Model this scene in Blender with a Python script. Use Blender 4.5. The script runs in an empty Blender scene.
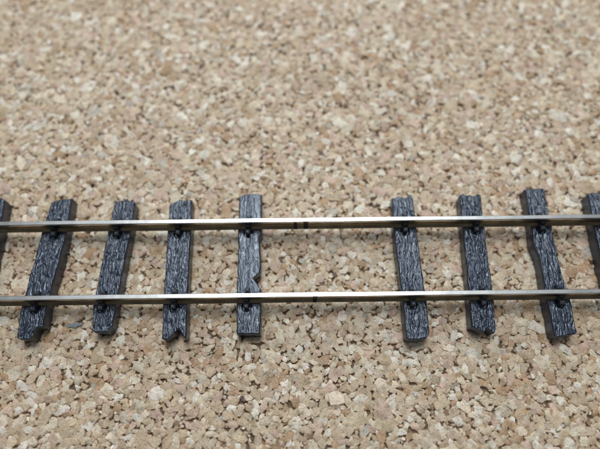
import bpy, math, random
import numpy as np
from mathutils import Vector, Matrix

SC = bpy.context.scene
COL = SC.collection
K = 0.1                      # all lengths below are millimetres; 1 mm = 0.1 unit
rnd = random.Random(11)
nrs = np.random.RandomState(5)

# ------------------------------------------------------------------ camera
CAM = Vector((0.0, -17.0, 55.0))
cam_d = bpy.data.cameras.new('camera')
cam = bpy.data.objects.new('camera', cam_d)
COL.objects.link(cam)
th, roll = math.radians(68), math.radians(0.69)
cam.matrix_world = (Matrix.Translation(CAM * K) @ Matrix.Rotation(math.radians(90) - th, 4, 'X')
                    @ Matrix.Rotation(-roll, 4, 'Z'))
cam_d.sensor_width = 36.0
cam_d.lens = 30.0
cam_d.clip_start = 0.05
cam_d.clip_end = 500.0
cam_d.dof.use_dof = True
cam_d.dof.focus_distance = 53.5 * K
cam_d.dof.aperture_fstop = 0.15
cam_d.dof.aperture_blades = 7
SC.camera = cam

# ------------------------------------------------------------------ world and lamps (an indoor table top)
world = bpy.data.worlds.new('World')
SC.world = world
world.use_nodes = True
bg = world.node_tree.nodes['Background']
bg.inputs['Color'].default_value = (0.90, 0.95, 1.0, 1)
bg.inputs['Strength'].default_value = 0.08


def area(name, loc, target, size, power, color):
    l = bpy.data.lights.new(name, 'AREA')
    l.shape = 'DISK'
    l.size = size * K
    l.energy = power
    l.color = color
    o = bpy.data.objects.new(name, l)
    COL.objects.link(o)
    o.location = Vector(loc) * K
    d = Vector(target) * K - o.location
    o.rotation_euler = d.to_track_quat('-Z', 'Y').to_euler()
    return o


area('window_lamp', (0, 150, 400), (0, 8, 0), 150, 8900, (0.90, 0.95, 1.0))
area('ceiling_lamp', (0, 120, 300), (0, 5, 0), 440, 3000, (0.80, 0.90, 1.0))
area('rear_sheen_lamp', (-10, 230, 150), (0, 25, 0), 190, 2600, (0.84, 0.925, 1.0))  # added lamp low at the back, lends the far cork a pale cool sheen

SC.view_settings.view_transform = 'Standard'
SC.view_settings.look = 'None'
SC.view_settings.exposure = 0.0
SC.view_settings.gamma = 1.0
SC.view_settings.use_curve_mapping = False


# ------------------------------------------------------------------ helpers
def link(name, mesh, mat, parent=None, label=None, cat=None, group=None, kind=None, loc=None):
    o = bpy.data.objects.new(name, mesh)
    COL.objects.link(o)
    if mat and not mesh.materials:
        mesh.materials.append(mat)
    if parent:
        o.parent = parent
    if loc is not None:
        o.location = Vector(loc) * K
    for k_, v_ in (('label', label), ('category', cat), ('group', group), ('kind', kind)):
        if v_:
            o[k_] = v_
    return o


def empty(name, loc, label, cat, group=None):
    o = bpy.data.objects.new(name, None)
    COL.objects.link(o)
    o.empty_display_size = 0.1
    o.location = Vector(loc) * K
    o['label'] = label
    o['category'] = cat
    if group:
        o['group'] = group
    return o


def mesh_from(name, V, F, smooth=True, sharp=None):
    m = bpy.data.meshes.new(name)
    m.from_pydata([(x * K, y * K, z * K) for x, y, z in V], [], F)
    m.polygons.foreach_set('use_smooth', [smooth] * len(m.polygons))
    if sharp is not None:
        m.set_sharp_from_angle(angle=math.radians(sharp))
    m.update()
    return m


_tab = nrs.rand(256, 256)


def vnoise(x, y):
    """smooth 2-D value noise in -1..1"""
    xi, yi = np.floor(x).astype(int), np.floor(y).astype(int)
    fx, fy = x - xi, y - yi
    fx, fy = fx * fx * (3 - 2 * fx), fy * fy * (3 - 2 * fy)
    g = lambda a, b: _tab[a % 256, b % 256]
    v = (g(xi, yi) * (1 - fx) * (1 - fy) + g(xi + 1, yi) * fx * (1 - fy)
         + g(xi, yi + 1) * (1 - fx) * fy + g(xi + 1, yi + 1) * fx * fy)
    return v * 2 - 1


# ------------------------------------------------------------------ materials
def new_mat(name):
    m = bpy.data.materials.new(name)
    m.use_nodes = True
    nt = m.node_tree
    return m, nt, nt.nodes['Principled BSDF']


def N(nt, typ, **kw):
    n = nt.nodes.new(typ)
    for k_, v_ in kw.items():
        if k_ in n.inputs:
            n.inputs[k_].default_value = v_
        else:
            setattr(n, k_, v_)
    return n


def ramp(nt, stops):
    r = nt.nodes.new('ShaderNodeValToRGB')
    e = r.color_ramp.elements
    while len(e) < len(stops):
        e.new(0.5)
    for el, (p, c) in zip(e, stops):
        el.position = p
        el.color = (c, c, c, 1) if not isinstance(c, tuple) else (*c, 1)
    return r


def cork_material():
    m, nt, b = new_mat('cork')
    L = nt.links.new
    tc = N(nt, 'ShaderNodeTexCoord')
    geo = N(nt, 'ShaderNodeNewGeometry')
    at = N(nt, 'ShaderNodeAttribute', attribute_name='tone')
    n1 = N(nt, 'ShaderNodeTexNoise', Scale=13.0, Detail=5.0, Roughness=0.65)
    L(geo.outputs['Position'], n1.inputs['Vector'])
    n2 = N(nt, 'ShaderNodeTexNoise', Scale=55.0, Detail=3.0, Roughness=0.6)
    L(geo.outputs['Position'], n2.inputs['Vector'])
    r1 = ramp(nt, [(0.30, (0.62, 0.55, 0.49)), (0.46, (.98, .97, .96)), (0.7, (1.24, 1.24, 1.22))])
    L(n1.outputs['Fac'], r1.inputs['Fac'])
    r2 = ramp(nt, [(0.30, (0.36, 0.26, 0.19)), (0.43, (1, 1, 1)), (0.8, (1.1, 1.1, 1.1))])
    L(n2.outputs['Fac'], r2.inputs['Fac'])
    m1 = N(nt, 'ShaderNodeMix', data_type='RGBA', blend_type='MULTIPLY')
    m1.inputs['Factor'].default_value = 1.0
    L(at.outputs['Color'], m1.inputs[6]); L(r1.outputs['Color'], m1.inputs[7])
    m2 = N(nt, 'ShaderNodeMix', data_type='RGBA', blend_type='MULTIPLY')
    m2.inputs['Factor'].default_value = 0.75
    L(m1.outputs[2], m2.inputs[6]); L(r2.outputs['Color'], m2.inputs[7])
    L(m2.outputs[2], b.inputs['Base Color'])
    ad = N(nt, 'ShaderNodeMath', operation='ADD')
    L(n1.outputs['Fac'], ad.inputs[0]); L(n2.outputs['Fac'], ad.inputs[1])
    bp = N(nt, 'ShaderNodeBump', Strength=0.75, Distance=0.012)
    L(ad.outputs[0], bp.inputs['Height'])
    L(bp.outputs['Normal'], b.inputs['Normal'])
    b.inputs['Roughness'].default_value = 0.5
    b.inputs['Specular IOR Level'].default_value = 0.5
    return m


def binder_material():
    m, nt, b = new_mat('cork_binder')
    geo = N(nt, 'ShaderNodeNewGeometry')
    n1 = N(nt, 'ShaderNodeTexNoise', Scale=30.0, Detail=4.0)
    nt.links.new(geo.outputs['Position'], n1.inputs['Vector'])
    r = ramp(nt, [(0.3, (0.10, 0.062, 0.038)), (0.7, (0.26, 0.18, 0.11))])
    nt.links.new(n1.outputs['Fac'], r.inputs['Fac'])
    nt.links.new(r.outputs['Color'], b.inputs['Base Color'])
    b.inputs['Roughness'].default_value = 0.8
    return m


def plastic_material(name, base, rough, scale=22.0, bump=0.3):
    m, nt, b = new_mat(name)
    L = nt.links.new
    tc = N(nt, 'ShaderNodeTexCoord')
    n1 = N(nt, 'ShaderNodeTexNoise', Scale=scale, Detail=6.0, Roughness=0.65)
    mp = N(nt, 'ShaderNodeMapping')
    mp.inputs['Scale'].default_value = (1.0, 0.35, 1.0)
    L(tc.outputs['Object'], mp.inputs['Vector'])
    L(mp.outputs['Vector'], n1.inputs['Vector'])
    r = ramp(nt, [(0.3, tuple(c * 0.65 for c in base)), (0.75, tuple(c * 1.5 for c in base))])
    L(n1.outputs['Fac'], r.inputs['Fac']); L(r.outputs['Color'], b.inputs['Base Color'])
    rr = ramp(nt, [(0.3, max(0.05, rough - 0.10)), (0.75, rough + 0.15)])
    L(n1.outputs['Fac'], rr.inputs['Fac']); L(rr.outputs['Color'], b.inputs['Roughness'])
    bp = N(nt, 'ShaderNodeBump', Strength=bump, Distance=0.006)
    L(n1.outputs['Fac'], bp.inputs['Height']); L(bp.outputs['Normal'], b.inputs['Normal'])
    b.inputs['Specular IOR Level'].default_value = 0.95
    b.inputs['Specular Tint'].default_value = (0.84, 0.92, 1.0, 1)
    return m


def rail_material(name, c0, c1, r0, r1):
    m, nt, b = new_mat(name)
    L = nt.links.new
    tc = N(nt, 'ShaderNodeTexCoord')
    mp = N(nt, 'ShaderNodeMapping')
    mp.inputs['Scale'].default_value = (0.35, 26.0, 26.0)
    L(tc.outputs['Object'], mp.inputs['Vector'])
    n1 = N(nt, 'ShaderNodeTexNoise', Scale=3.0, Detail=5.0, Roughness=0.6)
    L(mp.outputs['Vector'], n1.inputs['Vector'])
    n2 = N(nt, 'ShaderNodeTexNoise', Scale=6.0, Detail=5.0, Roughness=0.6)
    L(tc.outputs['Object'], n2.inputs['Vector'])
    rr = ramp(nt, [(0.3, r0), (0.7, r1)])
    L(n2.outputs['Fac'], rr.inputs['Fac']); L(rr.outputs['Color'], b.inputs['Roughness'])
    rc = ramp(nt, [(0.3, c0), (0.7, c1)])
    L(n2.outputs['Fac'], rc.inputs['Fac']); L(rc.outputs['Color'], b.inputs['Base Color'])
    bp = N(nt, 'ShaderNodeBump', Strength=0.16, Distance=0.002)
    L(n1.outputs['Fac'], bp.inputs['Height']); L(bp.outputs['Normal'], b.inputs['Normal'])
    b.inputs['Metallic'].default_value = 1.0
    return m


M_CORK = cork_material()
M_BINDER = binder_material()
M_SLEEPER = plastic_material('sleeper_plastic', (0.015, 0.021, 0.039), 0.33)
M_CHAIR = plastic_material('chair_plastic', (0.034, 0.036, 0.042), 0.5, 40.0, 0.5)
M_RAIL = rail_material('nickel_silver', (0.66, 0.64, 0.60), (0.76, 0.745, 0.71), 0.22, 0.32)
M_TARNISH = rail_material('tarnished_nickel', (0.28, 0.22, 0.14), (0.46, 0.385, 0.26), 0.30, 0.45)
M_INK, _nt, _b = new_mat('pen_ink')
_b.inputs['Base Color'].default_value = (0.012, 0.013, 0.018, 1)
_b.inputs['Roughness'].default_value = 0.35
M_FLAKE, _nt, _b = new_mat('grey_flake')
_b.inputs['Base Color'].default_value = (0.24, 0.245, 0.25, 1)
_b.inputs['Roughness'].default_value = 0.4

# ------------------------------------------------------------------ cork mat: base sheet and granules
X0, X1, Y0, Y1 = -62.0, 62.0, -30.0, 64.0


def build_base():
    V = [(x, y, z) for z in (-3.0, -0.42) for x, y in ((X0, Y0), (X1, Y0), (X1, Y1), (X0, Y1))]
    F = [(3, 2, 1, 0), (4, 5, 6, 7), (0, 1, 5, 4), (1, 2, 6, 5), (2, 3, 7, 6), (3, 0, 4, 7)]
    return link('cork_mat', mesh_from('cork_mat', V, F, False), M_BINDER, kind='structure',
                label='speckled beige cork mat of pressed granules under the track')


MAT = build_base()

PAL = [((0.645, 0.50, 0.34), 26), ((0.575, 0.43, 0.28), 20), ((0.735, 0.61, 0.445), 25), ((0.645, 0.465, 0.345), 16),
       ((0.51, 0.33, 0.19), 9), ((0.83, 0.735, 0.60), 14), ((0.37, 0.23, 0.14), 3.0), ((0.55, 0.475, 0.375), 2.5),
       ((0.16, 0.10, 0.075), 1.0)]
_cum = np.cumsum([w for _, w in PAL]); _cum = _cum / _cum[-1]


def pick_tone(r):
    c = PAL[int(np.searchsorted(_cum, rnd.random()))][0]
    if r > .45 and c[0] < .45:                 # the dark bark specks are small crumbs
        c = PAL[rnd.randrange(4)][0]
    f_ = rnd.uniform(0.88, 1.12)
    return tuple(min(0.9, max(0.02, q * f_ * rnd.uniform(0.985, 1.015))) for q in c)


def scatter():
    pts, grid, cs = [], {}, 1.0
    stages = [(0.84, 700, .74), (0.62, 6000, .62), (0.47, 26000, .56), (0.35, 66000, .51), (0.24, 80000, .58), (0.17, 60000, .66)]
    for r, tries, pack in stages:
        for _ in range(tries):
            x, y = rnd.uniform(X0 + 1, X1 - 1), rnd.uniform(Y0 + 1, Y1 - 1)
            gx, gy = int(x // cs), int(y // cs)
            ok = True
            for ax in range(gx - 2, gx + 3):
                for ay in range(gy - 2, gy + 3):
                    for px, py, pr in grid.get((ax, ay), ()):
                        dd = (r + pr) * pack
                        if (px - x) ** 2 + (py - y) ** 2 < dd * dd:
                            ok = False; break
                    if not ok: break
                if not ok: break
            if ok:
                grid.setdefault((gx, gy), []).append((x, y, r)); pts.append((x, y, r))
    return pts


TRACK_FOOT = [(-37.2, -34.5), (-30.2, -26.8), (-22.4, -19.4), (-15.2, -12.3), (-7.1, -4.3), (10.8, 13.6),
              (18.1, 21.3), (26.4, 29.4), (33.4, 36.2)]
f_px = 500.0


def project(x, y, z=0.0):
    """photo pixel of a point: used only to find which granules show largest"""
    v = Vector((x, y, z)) - CAM
    fw = Vector((0, math.cos(th), -math.sin(th))); up = Vector((0, math.sin(th), math.cos(th)))
    d = v.dot(fw)
    return 300 + f_px * v.x / d, 224.5 - f_px * v.dot(up) / d, d


def granule_geo(r):
    """an angular crumb of cork pressed flat: irregular outline, tilted top, broken shoulder"""
    n = rnd.choice((5, 6, 6, 7, 7, 8))
    el = rnd.uniform(1.0, 1.25) if rnd.random() < .55 else rnd.uniform(1.25, 1.9)
    ca = rnd.uniform(0, math.pi); cs_, sn_ = math.cos(ca), math.sin(ca)
    st = 2 * math.pi / n
    out = []
    for i in range(n):
        a = (i + rnd.uniform(-.36, .36)) * st
        q = r * rnd.uniform(.86, 1.26)
        x, y = q * math.cos(a) * math.sqrt(el), q * math.sin(a) / math.sqrt(el)
        out.append((x * cs_ - y * sn_, x * sn_ + y * cs_))
    # most edges get a broken middle
    poly = []
    for (ax, ay), (bx, by) in zip(out, out[1:] + out[:1]):
        poly.append((ax, ay))
        ln = math.hypot(bx - ax, by - ay)
        if ln > .45 and rnd.random() < .8:
            k_, t = rnd.uniform(-.10, .12) * ln, rnd.uniform(.35, .65)
            poly.append((ax + (bx - ax) * t + (by - ay) / ln * k_, ay + (by - ay) * t - (bx - ax) / ln * k_))
    n = len(poly)
    top = rnd.gauss(-.02, .026) - (.04 if r < .3 else 0)
    tx, ty = rnd.gauss(0, .055), rnd.gauss(0, .055)
    inset = rnd.uniform(.04, .13)
    V, F = [], []
    for ring in range(3):
        for x, y in poly:
            ln = math.hypot(x, y)
            s = max(.3, 1 - (0, .02, inset * rnd.uniform(.5, 1.4))[ring] / ln)
            if ring == 0:
                V.append((x, y, -.5))
            else:
                z = top + tx * x + ty * y + (-.065 + rnd.uniform(-.05, .035) if ring == 1 else rnd.uniform(-.05, .03))
                V.append((x * s, y * s, min(.14, max(-.40, z))))
    V.append((rnd.uniform(-.15, .15) * r, rnd.uniform(-.15, .15) * r, min(.15, top + rnd.uniform(-.03, .06))))
    for ring in range(2):
        o = ring * n
        for i in range(n):
            j = (i + 1) % n
            F.append((o + i, o + j, o + n + j, o + n + i))
    for i in range(n):
        F.append((2 * n + i, 2 * n + (i + 1) % n, 3 * n))
    ar = .5 * sum(a[0] * b[1] - b[0] * a[1] for a, b in zip(poly, poly[1:] + poly[:1]))
    return V, F, ar


def add_tone(me, tones):
    a = me.color_attributes.new('tone', 'FLOAT_COLOR', 'POINT')
    a.data.foreach_set('color', np.array([(*t, 1.0) for t in tones], dtype=np.float32).ravel())


def cork():
    cells = [(x, y, *granule_geo(r), r) for x, y, r in scatter()]
    score = []
    for i, (cx, cy, v, f, ar, r) in enumerate(cells):
        x, y, d = project(cx, cy)
        under = any(a - .6 < cx < b + .6 for a, b in TRACK_FOOT) and -9.2 < cy < 9.2
        ok = 8 < x < 592 and 6 < y < 443 and not under
        score.append((ar / d ** 2 if ok else 0, i))
    top = {i for _, i in sorted(score, reverse=True)[:300]}
    V, F, T = [], [], []
    for i, (cx, cy, v, f, ar, r) in enumerate(cells):
        tone = pick_tone(r)
        if i in top:
            me = mesh_from('cork_granule', v, f, True, 40)
            add_tone(me, [tone] * len(v))
            link('cork_granule', me, M_CORK, MAT, loc=(cx, cy, 0))
        else:
            o = len(V)
            V += [(cx + x, cy + y, z) for x, y, z in v]
            F += [tuple(o + k_ for k_ in fc) for fc in f]
            T += [tone] * len(v)
    print('granules', len(cells))
    me = mesh_from('cork_granules', V, F, True, 40)
    add_tone(me, T)
    link('cork_granules', me, M_CORK, MAT, kind='stuff')


cork()

# ------------------------------------------------------------------ rails
ZS, ZR = 1.80, 1.82                     # sleeper top, rail foot
PROFILE = [(-.46, .00), (-.48, .05), (-.48, .13), (-.44, .17), (-.16, .32), (-.13, .42), (-.13, .98), (-.17, 1.06),
           (-.22, 1.12), (-.25, 1.17), (-.25, 1.60), (-.23, 1.66), (-.19, 1.69)]
PROFILE = PROFILE + [(-y, z) for y, z in reversed(PROFILE)]


def rail(yc, label):
    n, segs, xa, xb = len(PROFILE), 120, -60.0, 60.0
    V, F = [], []
    ph = rnd.uniform(0, 9)
    for s in range(segs + 1):
        x = xa + (xb - xa) * s / segs
        dy = 0.010 * math.sin(x * .35 + ph); dz = 0.006 * math.sin(x * .5 + ph)
        V += [(x, y + dy, z + (dz if z > .5 else 0)) for y, z in PROFILE]
    for s in range(segs):
        for i in range(n):
            j = (i + 1) % n
            F.append((s * n + i, s * n + j, (s + 1) * n + j, (s + 1) * n + i)[::-1])
    F.append(tuple(range(n))); F.append(tuple(segs * n + i for i in reversed(range(n))))
    me = mesh_from('rail', V, F, True, 35)
    me.materials.append(M_RAIL); me.materials.append(M_TARNISH)
    head = set(range(n // 2 - 5, n // 2 + 4))
    me.polygons.foreach_set('material_index', [0 if (p % n) in head else 1 for p in range(len(me.polygons))])
    return link('rail', me, None, label=label, cat='rail', group='rails laid across the sleepers', loc=(0, yc, ZR))


def pen_mark(parent, x, w, idx):
    """a band of black ink over part of the rail's profile (idx: profile points it runs over)"""
    P = [PROFILE[i] for i in idx]
    V, F = [], []
    for k_, (y, z) in enumerate(P):
        a, b = P[max(0, k_ - 1)], P[min(len(P) - 1, k_ + 1)]
        t = Vector((b[0] - a[0], b[1] - a[1])).normalized()
        nx, nz = -t.y, t.x                       # outwards for points running up the near side
        for s in range(5):
            xx = (s / 4 - .5) * w * (1 + .2 * math.sin(k_ * 2.1 + x))
            off = .022 if 0 < s < 4 and 0 < k_ < len(P) - 1 else .004
            V.append((xx, y + nx * off, z + nz * off))
    for k_ in range(len(P) - 1):
        for s in range(4):
            F.append((k_ * 5 + s, k_ * 5 + s + 1, k_ * 5 + s + 6, k_ * 5 + s + 5))
    link('pen_mark', mesh_from('pen_mark', V, F, True), M_INK, parent, loc=(x, 0, 0))


YF, YN = 4.37, -4.13
r_far = rail(YF, 'farther silver rail, with two black pen marks in the middle gap')
r_near = rail(YN, 'nearer silver rail, with one black pen mark in the middle gap')
pen_mark(r_far, 0.66, .54, list(range(1, 12)))
pen_mark(r_far, 0.66, .75, [11, 12])
pen_mark(r_far, 0.60, .60, [13, 14, 15, 16])
pen_mark(r_far, -0.52, .40, list(range(1, 11)))
pen_mark(r_near, 1.50, .42, list(range(1, 13)))
pen_mark(r_near, 1.62, .40, [13, 14, 15])

# ------------------------------------------------------------------ rail chairs (shared meshes)


def block(V, F, x0, x1, y0, y1, z0, z1, bv=.05):
    """box with chamfered upper edges"""
    o = len(V)
    for z, i in ((z0, 0), (z1 - bv, 0), (z1, bv)):
        V += [(x0 + i, y0 + i, z), (x1 - i, y0 + i, z), (x1 - i, y1 - i, z), (x0 + i, y1 - i, z)]
    F.append((o + 3, o + 2, o + 1, o)); F.append((o + 8, o + 9, o + 10, o + 11))
    for r in (0, 4):
        for i in range(4):
            j = (i + 1) % 4
            F.append((o + r + i, o + r + j, o + r + 4 + j, o + r + 4 + i))


def chair_mesh():
    V, F = [], []
    block(V, F, -.36, .36, -.62, -.17, -.14, .36, .06)       # jaw lying on the foot
    block(V, F, -.29, .29, -.42, -.16, .30, 1.00, .08)       # horn against the web
    return mesh_from('rail_chair', V, F, False)


def bolt_mesh():
    V, F = [], []
    block(V, F, -.25, .25, -1.08, -.60, -.25, .56, .09)
    block(V, F, -.13, .13, -.96, -.72, .54, .64, .05)
    return mesh_from('bolt_head', V, F, False)


ME_CHAIR, ME_BOLT = chair_mesh(), bolt_mesh()


def chair(parent, x, y, far):
    """far: the one on the far side of the rail"""
    c = link('rail_chair', ME_CHAIR, M_CHAIR, parent)
    c.location = Vector((x, y, ZR)) * K
    if far:
        c.rotation_euler.z = math.pi
    b = link('bolt_head', ME_BOLT, M_CHAIR, c)
    b.rotation_euler.z = 0.0
    b.location = Vector((rnd.uniform(-.05, .05), rnd.uniform(-.05, .05), rnd.uniform(-.05, .04))) * K


# ------------------------------------------------------------------ sleepers
NU, NV = 72, 340


def polyline(pts, v):
    """edge polyline sampled at y fractions v (0 far end .. 1 near end)"""
    ys = np.array([p[1] for p in pts])[::-1]; xs = np.array([p[0] for p in pts])[::-1]
    y = pts[0][1] + (pts[-1][1] - pts[0][1]) * v
    return np.interp(y, ys, xs), y


def timber_mesh(L, R, far, near, knobs, seed, coarse=1.0):
    v = np.linspace(0, 1, NV)
    u = np.linspace(0, 1, NU)
    lx, ly = polyline(L, v)
    rx, ry = polyline(R, v)
    wob = lambda s: .05 * vnoise(v * 19 + s, v * 0 + seed) + .025 * vnoise(v * 60 + s, v * 0 + seed + 3)
    lx = lx + wob(7.3); rx = rx + wob(31.7)
    X = lx[:, None] * (1 - u) + rx[:, None] * u
    Y = ly[:, None] * (1 - u) + ry[:, None] * u
    ef = np.interp(u, [p[0] for p in far], [p[1] for p in far]) + .05 * vnoise(u * 9, u * 0 + seed)
    en = np.interp(u, [p[0] for p in near], [p[1] for p in near]) + .05 * vnoise(u * 9, u * 0 + seed + 9)
    fd = lambda q: np.clip(q, 0, 1)[:, None]
    Y = Y + ef[None, :] * fd(1 - v / .14) + en[None, :] * fd((v - .86) / .14)
    # bark-like moulded grain, ridges along the sleeper
    s = X + .12 * vnoise(Y * .9 + seed * 3.1, X * .9 + seed) + .09 * vnoise(Y * 2.3, X * 1.6 + seed * 7)
    a = np.abs(vnoise(s * 3.6 + seed * 11.3, Y * .50 + seed * 5.7))
    b = np.abs(vnoise(s * 7.0 + seed * 2.9, Y * 1.1 + seed * 17.1))
    c = vnoise(s * 9.0, Y * 4.2 + seed)
    H = -.078 * np.clip(1 - a * 3.6, 0, 1) ** 1.2 - .058 * np.clip(1 - b * 3.0, 0, 1) ** 1.1 + .010 * c \
        + .016 * vnoise(s * 1.1, Y * .5 + seed * 2.0)
    H *= coarse
    # worn, rolled-over edges
    W = np.abs(rx - lx)[:, None]
    du = np.minimum(u, 1 - u)[None, :] * W
    dv = np.minimum(np.abs(Y - Y[:1]), np.abs(Y - Y[-1:]))
    d = np.minimum(du, dv)
    H = H * np.clip(d / .22, .15, 1) - .16 * np.clip(1 - d / .15, 0, 1) ** 2
    # seats under the rails and pockets round the bolt heads
    for kx, ky, sg in knobs:
        if sg > 0:
            continue
        rr = np.hypot(X - kx, (Y - ky) * .95)
        pocket = np.clip((.56 - rr) / .07, 0, 1)
        H = H * (1 - pocket) - .34 * pocket
    for yc in (YF, YN):
        seat = np.clip((.80 - np.abs(Y - yc)) / .10, 0, 1)
        H = np.where(seat > 0, np.minimum(H, 0.0) * (1 - .6 * seat) - .02 * seat, H)
    Z = ZS + H
    V = [tuple(t) for t in np.stack([X, Y, Z], -1).reshape(-1, 3)]
    F = []
    for j in range(NV - 1):
        o = j * NU
        for i in range(NU - 1):
            F.append((o + i, o + NU + i, o + NU + i + 1, o + i + 1))
    per = [i for i in range(NU)] + [j * NU + NU - 1 for j in range(1, NV)] \
        + [(NV - 1) * NU + i for i in range(NU - 2, -1, -1)] + [j * NU for j in range(NV - 2, 0, -1)]
    P = np.array([V[i] for i in per])
    nx = np.roll(P[:, 1], 1) - np.roll(P[:, 1], -1)
    ny = np.roll(P[:, 0], -1) - np.roll(P[:, 0], 1)
    ln = np.hypot(nx, ny) + 1e-9
    nx, ny = -nx / ln, -ny / ln
    # smooth the outward normals so the flare does not tangle in the notches
    for _ in range(6):
        nx = (np.roll(nx, 1) + nx * 2 + np.roll(nx, -1)) / 4; ny = (np.roll(ny, 1) + ny * 2 + np.roll(ny, -1)) / 4
    n, prev = len(per), per
    arc = np.arange(n) * .06
    for zt, fl in ((1.25, .00), (.6, .01), (-.06, .02)):
        o = len(V)
        rough = .035 * vnoise(arc * 1.1 + seed, arc * 0 + zt * 5)
        V += [(P[i, 0] + nx[i] * (fl + rough[i]), P[i, 1] + ny[i] * (fl + rough[i]), zt) for i in range(n)]
        cur = list(range(o, o + n))
        for i in range(n):
            j = (i + 1) % n
            F.append((prev[i], prev[j], cur[j], cur[i]))
        prev = cur
    F.append(tuple(prev[::-1]))
    cx = float(np.mean(X))
    V = [(x - cx, y, z) for x, y, z in V]
    return mesh_from('timber', V, F, True, 60), cx


G = 'dark sleepers under the two rails'
FLAT = [(0, 0), (1, 0)]
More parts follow.
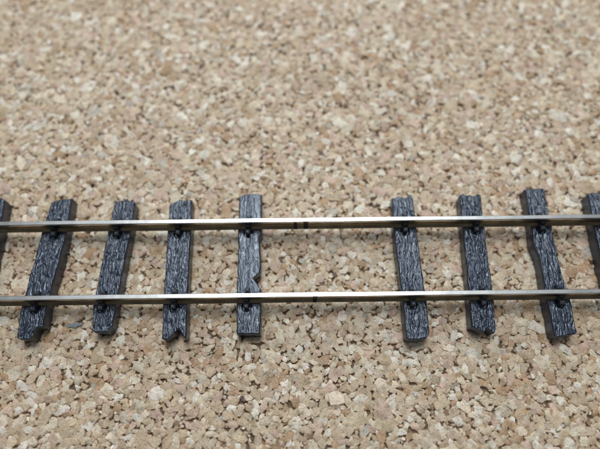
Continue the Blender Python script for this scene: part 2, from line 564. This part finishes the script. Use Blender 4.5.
# label, left edge, right edge (far to near), far-end profile, near-end profile (fraction across, shift along), bolts x far / near
SLEEPERS = [
    ('dark sleeper cut off by the left edge of the picture, mostly its side showing',
     [(-37.1, 8.2), (-37.2, 4.9), (-36.8, -8.0)], [(-34.67, 8.3), (-34.5, 4.85), (-34.27, -8.0)],
     [(0, 0), (.8, .1), (1, -.25)], [(0, .1), (1, 0)], -35.9, -35.6, 1.0),
    ('dark sleeper with a stepped break out of its near right corner',
     [(-29.16, 7.9), (-29.67, 2.36), (-30.23, -5.06), (-30.06, -8.1)], [(-26.76, 8.1), (-26.84, 2.32), (-27.49, -4.76), (-27.46, -8.0)],
     [(0, -.15), (.3, .05), (1, .15)], [(0, .1), (.2, -.15), (.55, -.15), (.63, .1), (.72, 1.0), (1, 1.1)], -27.99, -28.68, 1.0),
    ('dark sleeper with tiny splinters at its far end and a rounded near end',
     [(-21.72, 7.73), (-22.04, 2.87), (-22.44, -4.6), (-22.22, -7.4)], [(-19.31, 7.83), (-19.43, 2.83), (-20.03, -4.85), (-20.12, -7.4)],
     [(0, 0), (.38, .05), (.43, .45), (.47, .05), (.53, .05), (.57, .40), (.61, 0), (.8, 0), (.84, .25), (.88, 0), (1, -.35)],
     [(0, .1), (.15, -.12), (.8, -.15), (1, .5)], -20.82, -21.43, .9),
    ('dark sleeper with a V-shaped notch in its near end, beside the bright-topped pale one',
     [(-15.24, 7.4), (-15.11, 2.78), (-14.88, -4.69), (-14.69, -8.3)], [(-12.68, 7.65), (-12.44, 2.75), (-12.29, -4.72), (-12.17, -8.2)],
     [(0, -.25), (.3, .15), (.45, .4), (.6, .2), (1, .15)], [(0, 0), (.2, -.12), (.5, .45), (.62, .95), (.72, .95), (.8, .55), (.97, -.1), (1, .1)], -13.87, -13.64, .8),
    ('pale glinting sleeper left of the wide gap with a V nick in its right side',
     [(-7.09, 8.45), (-7.05, 2.68), (-6.96, -4.23), (-6.88, -7.88)],
     [(-4.47, 8.5), (-4.40, 3.50), (-4.66, 2.9), (-4.60, 2.0), (-4.50, 1.46), (-4.47, -1.15), (-5.2, -1.80), (-5.1, -1.95), (-4.32, -3.0), (-4.35, -5.36), (-4.35, -7.91)],
     [(0, -.35), (.2, 0), (.8, .05), (1, -.1)], [(0, .05), (.1, -.03), (1, 0)], -5.89, -5.86, .45),
    ('pale glinting sleeper right of the wide gap with a ragged scalloped far end',
     [(10.78, 7.85), (10.74, 2.47), (11.0, -4.88), (11.03, -8.6)], [(13.3, 7.85), (13.34, 2.44), (13.58, -4.91), (13.54, -8.5)],
     [(0, -.15), (.2, -.12), (.32, .18), (.5, -.05), (.68, -.12), (.84, .35), (.9, .3), (1, -.3)], [(0, .15), (.12, -.1), (.5, -.18), (.85, 0), (1, .4)], 11.97, 11.98, .75),
    ('dark sleeper with a split, notched near end, second to the right of the wide gap',
     [(18.82, 8.0), (18.54, 2.38), (18.22, -4.85), (18.06, -7.7)], [(21.3, 8.1), (21.02, 2.35), (20.86, -4.88), (20.6, -7.7)],
     [(0, -.05), (.16, .22), (.3, 0), (.55, -.1), (.75, -.12), (.86, .12), (1, -.05)],
     [(0, .3), (.2, .05), (.42, -.3), (.5, -.25), (.58, .2), (.66, .1), (.84, -.45), (.92, -.35), (1, .1)], 20.02, 19.59, 1.0),
    ('dark sleeper with a shallow slanting step midway along its left side',
     [(26.57, 8.68), (26.46, 3.62), (26.33, 1.9), (26.42, 1.2), (26.66, .3), (26.70, -.7), (26.58, -3.51), (26.59, -5.06), (26.63, -8.5)],
     [(28.94, 8.72), (28.78, 3.59), (28.80, -.35), (28.97, -3.54), (29.12, -5.09), (29.08, -8.3)],
     [(0, 0), (.9, .05), (1, -.1)], [(0, .1), (.12, -.15), (.9, .05), (1, .25)], 27.5, 27.87, .8),
    ('dark sleeper cut off by the right edge, only its far left corner showing',
     [(33.85, 8.0), (33.63, 4.0), (33.36, -8.1)], [(36.2, 8.04), (36.03, 3.99), (35.93, -7.94)],
     [(0, -.1), (.15, .1), (1, 0)], FLAT, 35.0, 34.7, .7),
]


def build_sleepers():
    for n, (lab, L, R, far, near, bf, bn, coarse) in enumerate(SLEEPERS):
        knobs = []
        for yc, bx in ((YF, bf), (YN, bn)):
            knobs += [(bx, yc - .82, -1), (bx + .05, yc + .82, 1)]
        me, cx = timber_mesh(L, R, far, near, knobs, n * 1.37 + .6, coarse)
        root = empty('sleeper', (cx, 0, 0), lab, 'sleeper', G)
        link('timber', me, M_SLEEPER, root)
        for (kx, ky, sg), yc in zip(knobs, (YF, YF, YN, YN)):
            chair(root, kx - cx, yc, sg > 0)


build_sleepers()


# ------------------------------------------------------------------ the grey flake lying on the cork
def flake():
    V, F = [], []
    out = [(-.95, -.10), (-.7, .22), (-.25, .16), (.05, .34), (.5, .2), (.95, .26), (.8, -.05), (.4, -.12), (.2, -.33), (-.3, -.2), (-.6, -.3)]
    n = len(out)
    for z in (0.0, .05):
        V += [(x, y, z + .08 * math.sin(x * 3) * y) for x, y in out]
    V.append((0, 0, .09)); V.append((0, 0, .0))
    for i in range(n):
        j = (i + 1) % n
        F += [(i, i + n, j + n, j)[::-1], (n + i, n + j, 2 * n), (j, i, 2 * n + 1)]
    link('paint_flake', mesh_from('paint_flake', V, F, False), M_FLAKE, loc=(-24.9, -6.4, .1),
         label='small blue-grey flake lying on the cork between two left-hand sleepers', cat='flake')


flake()
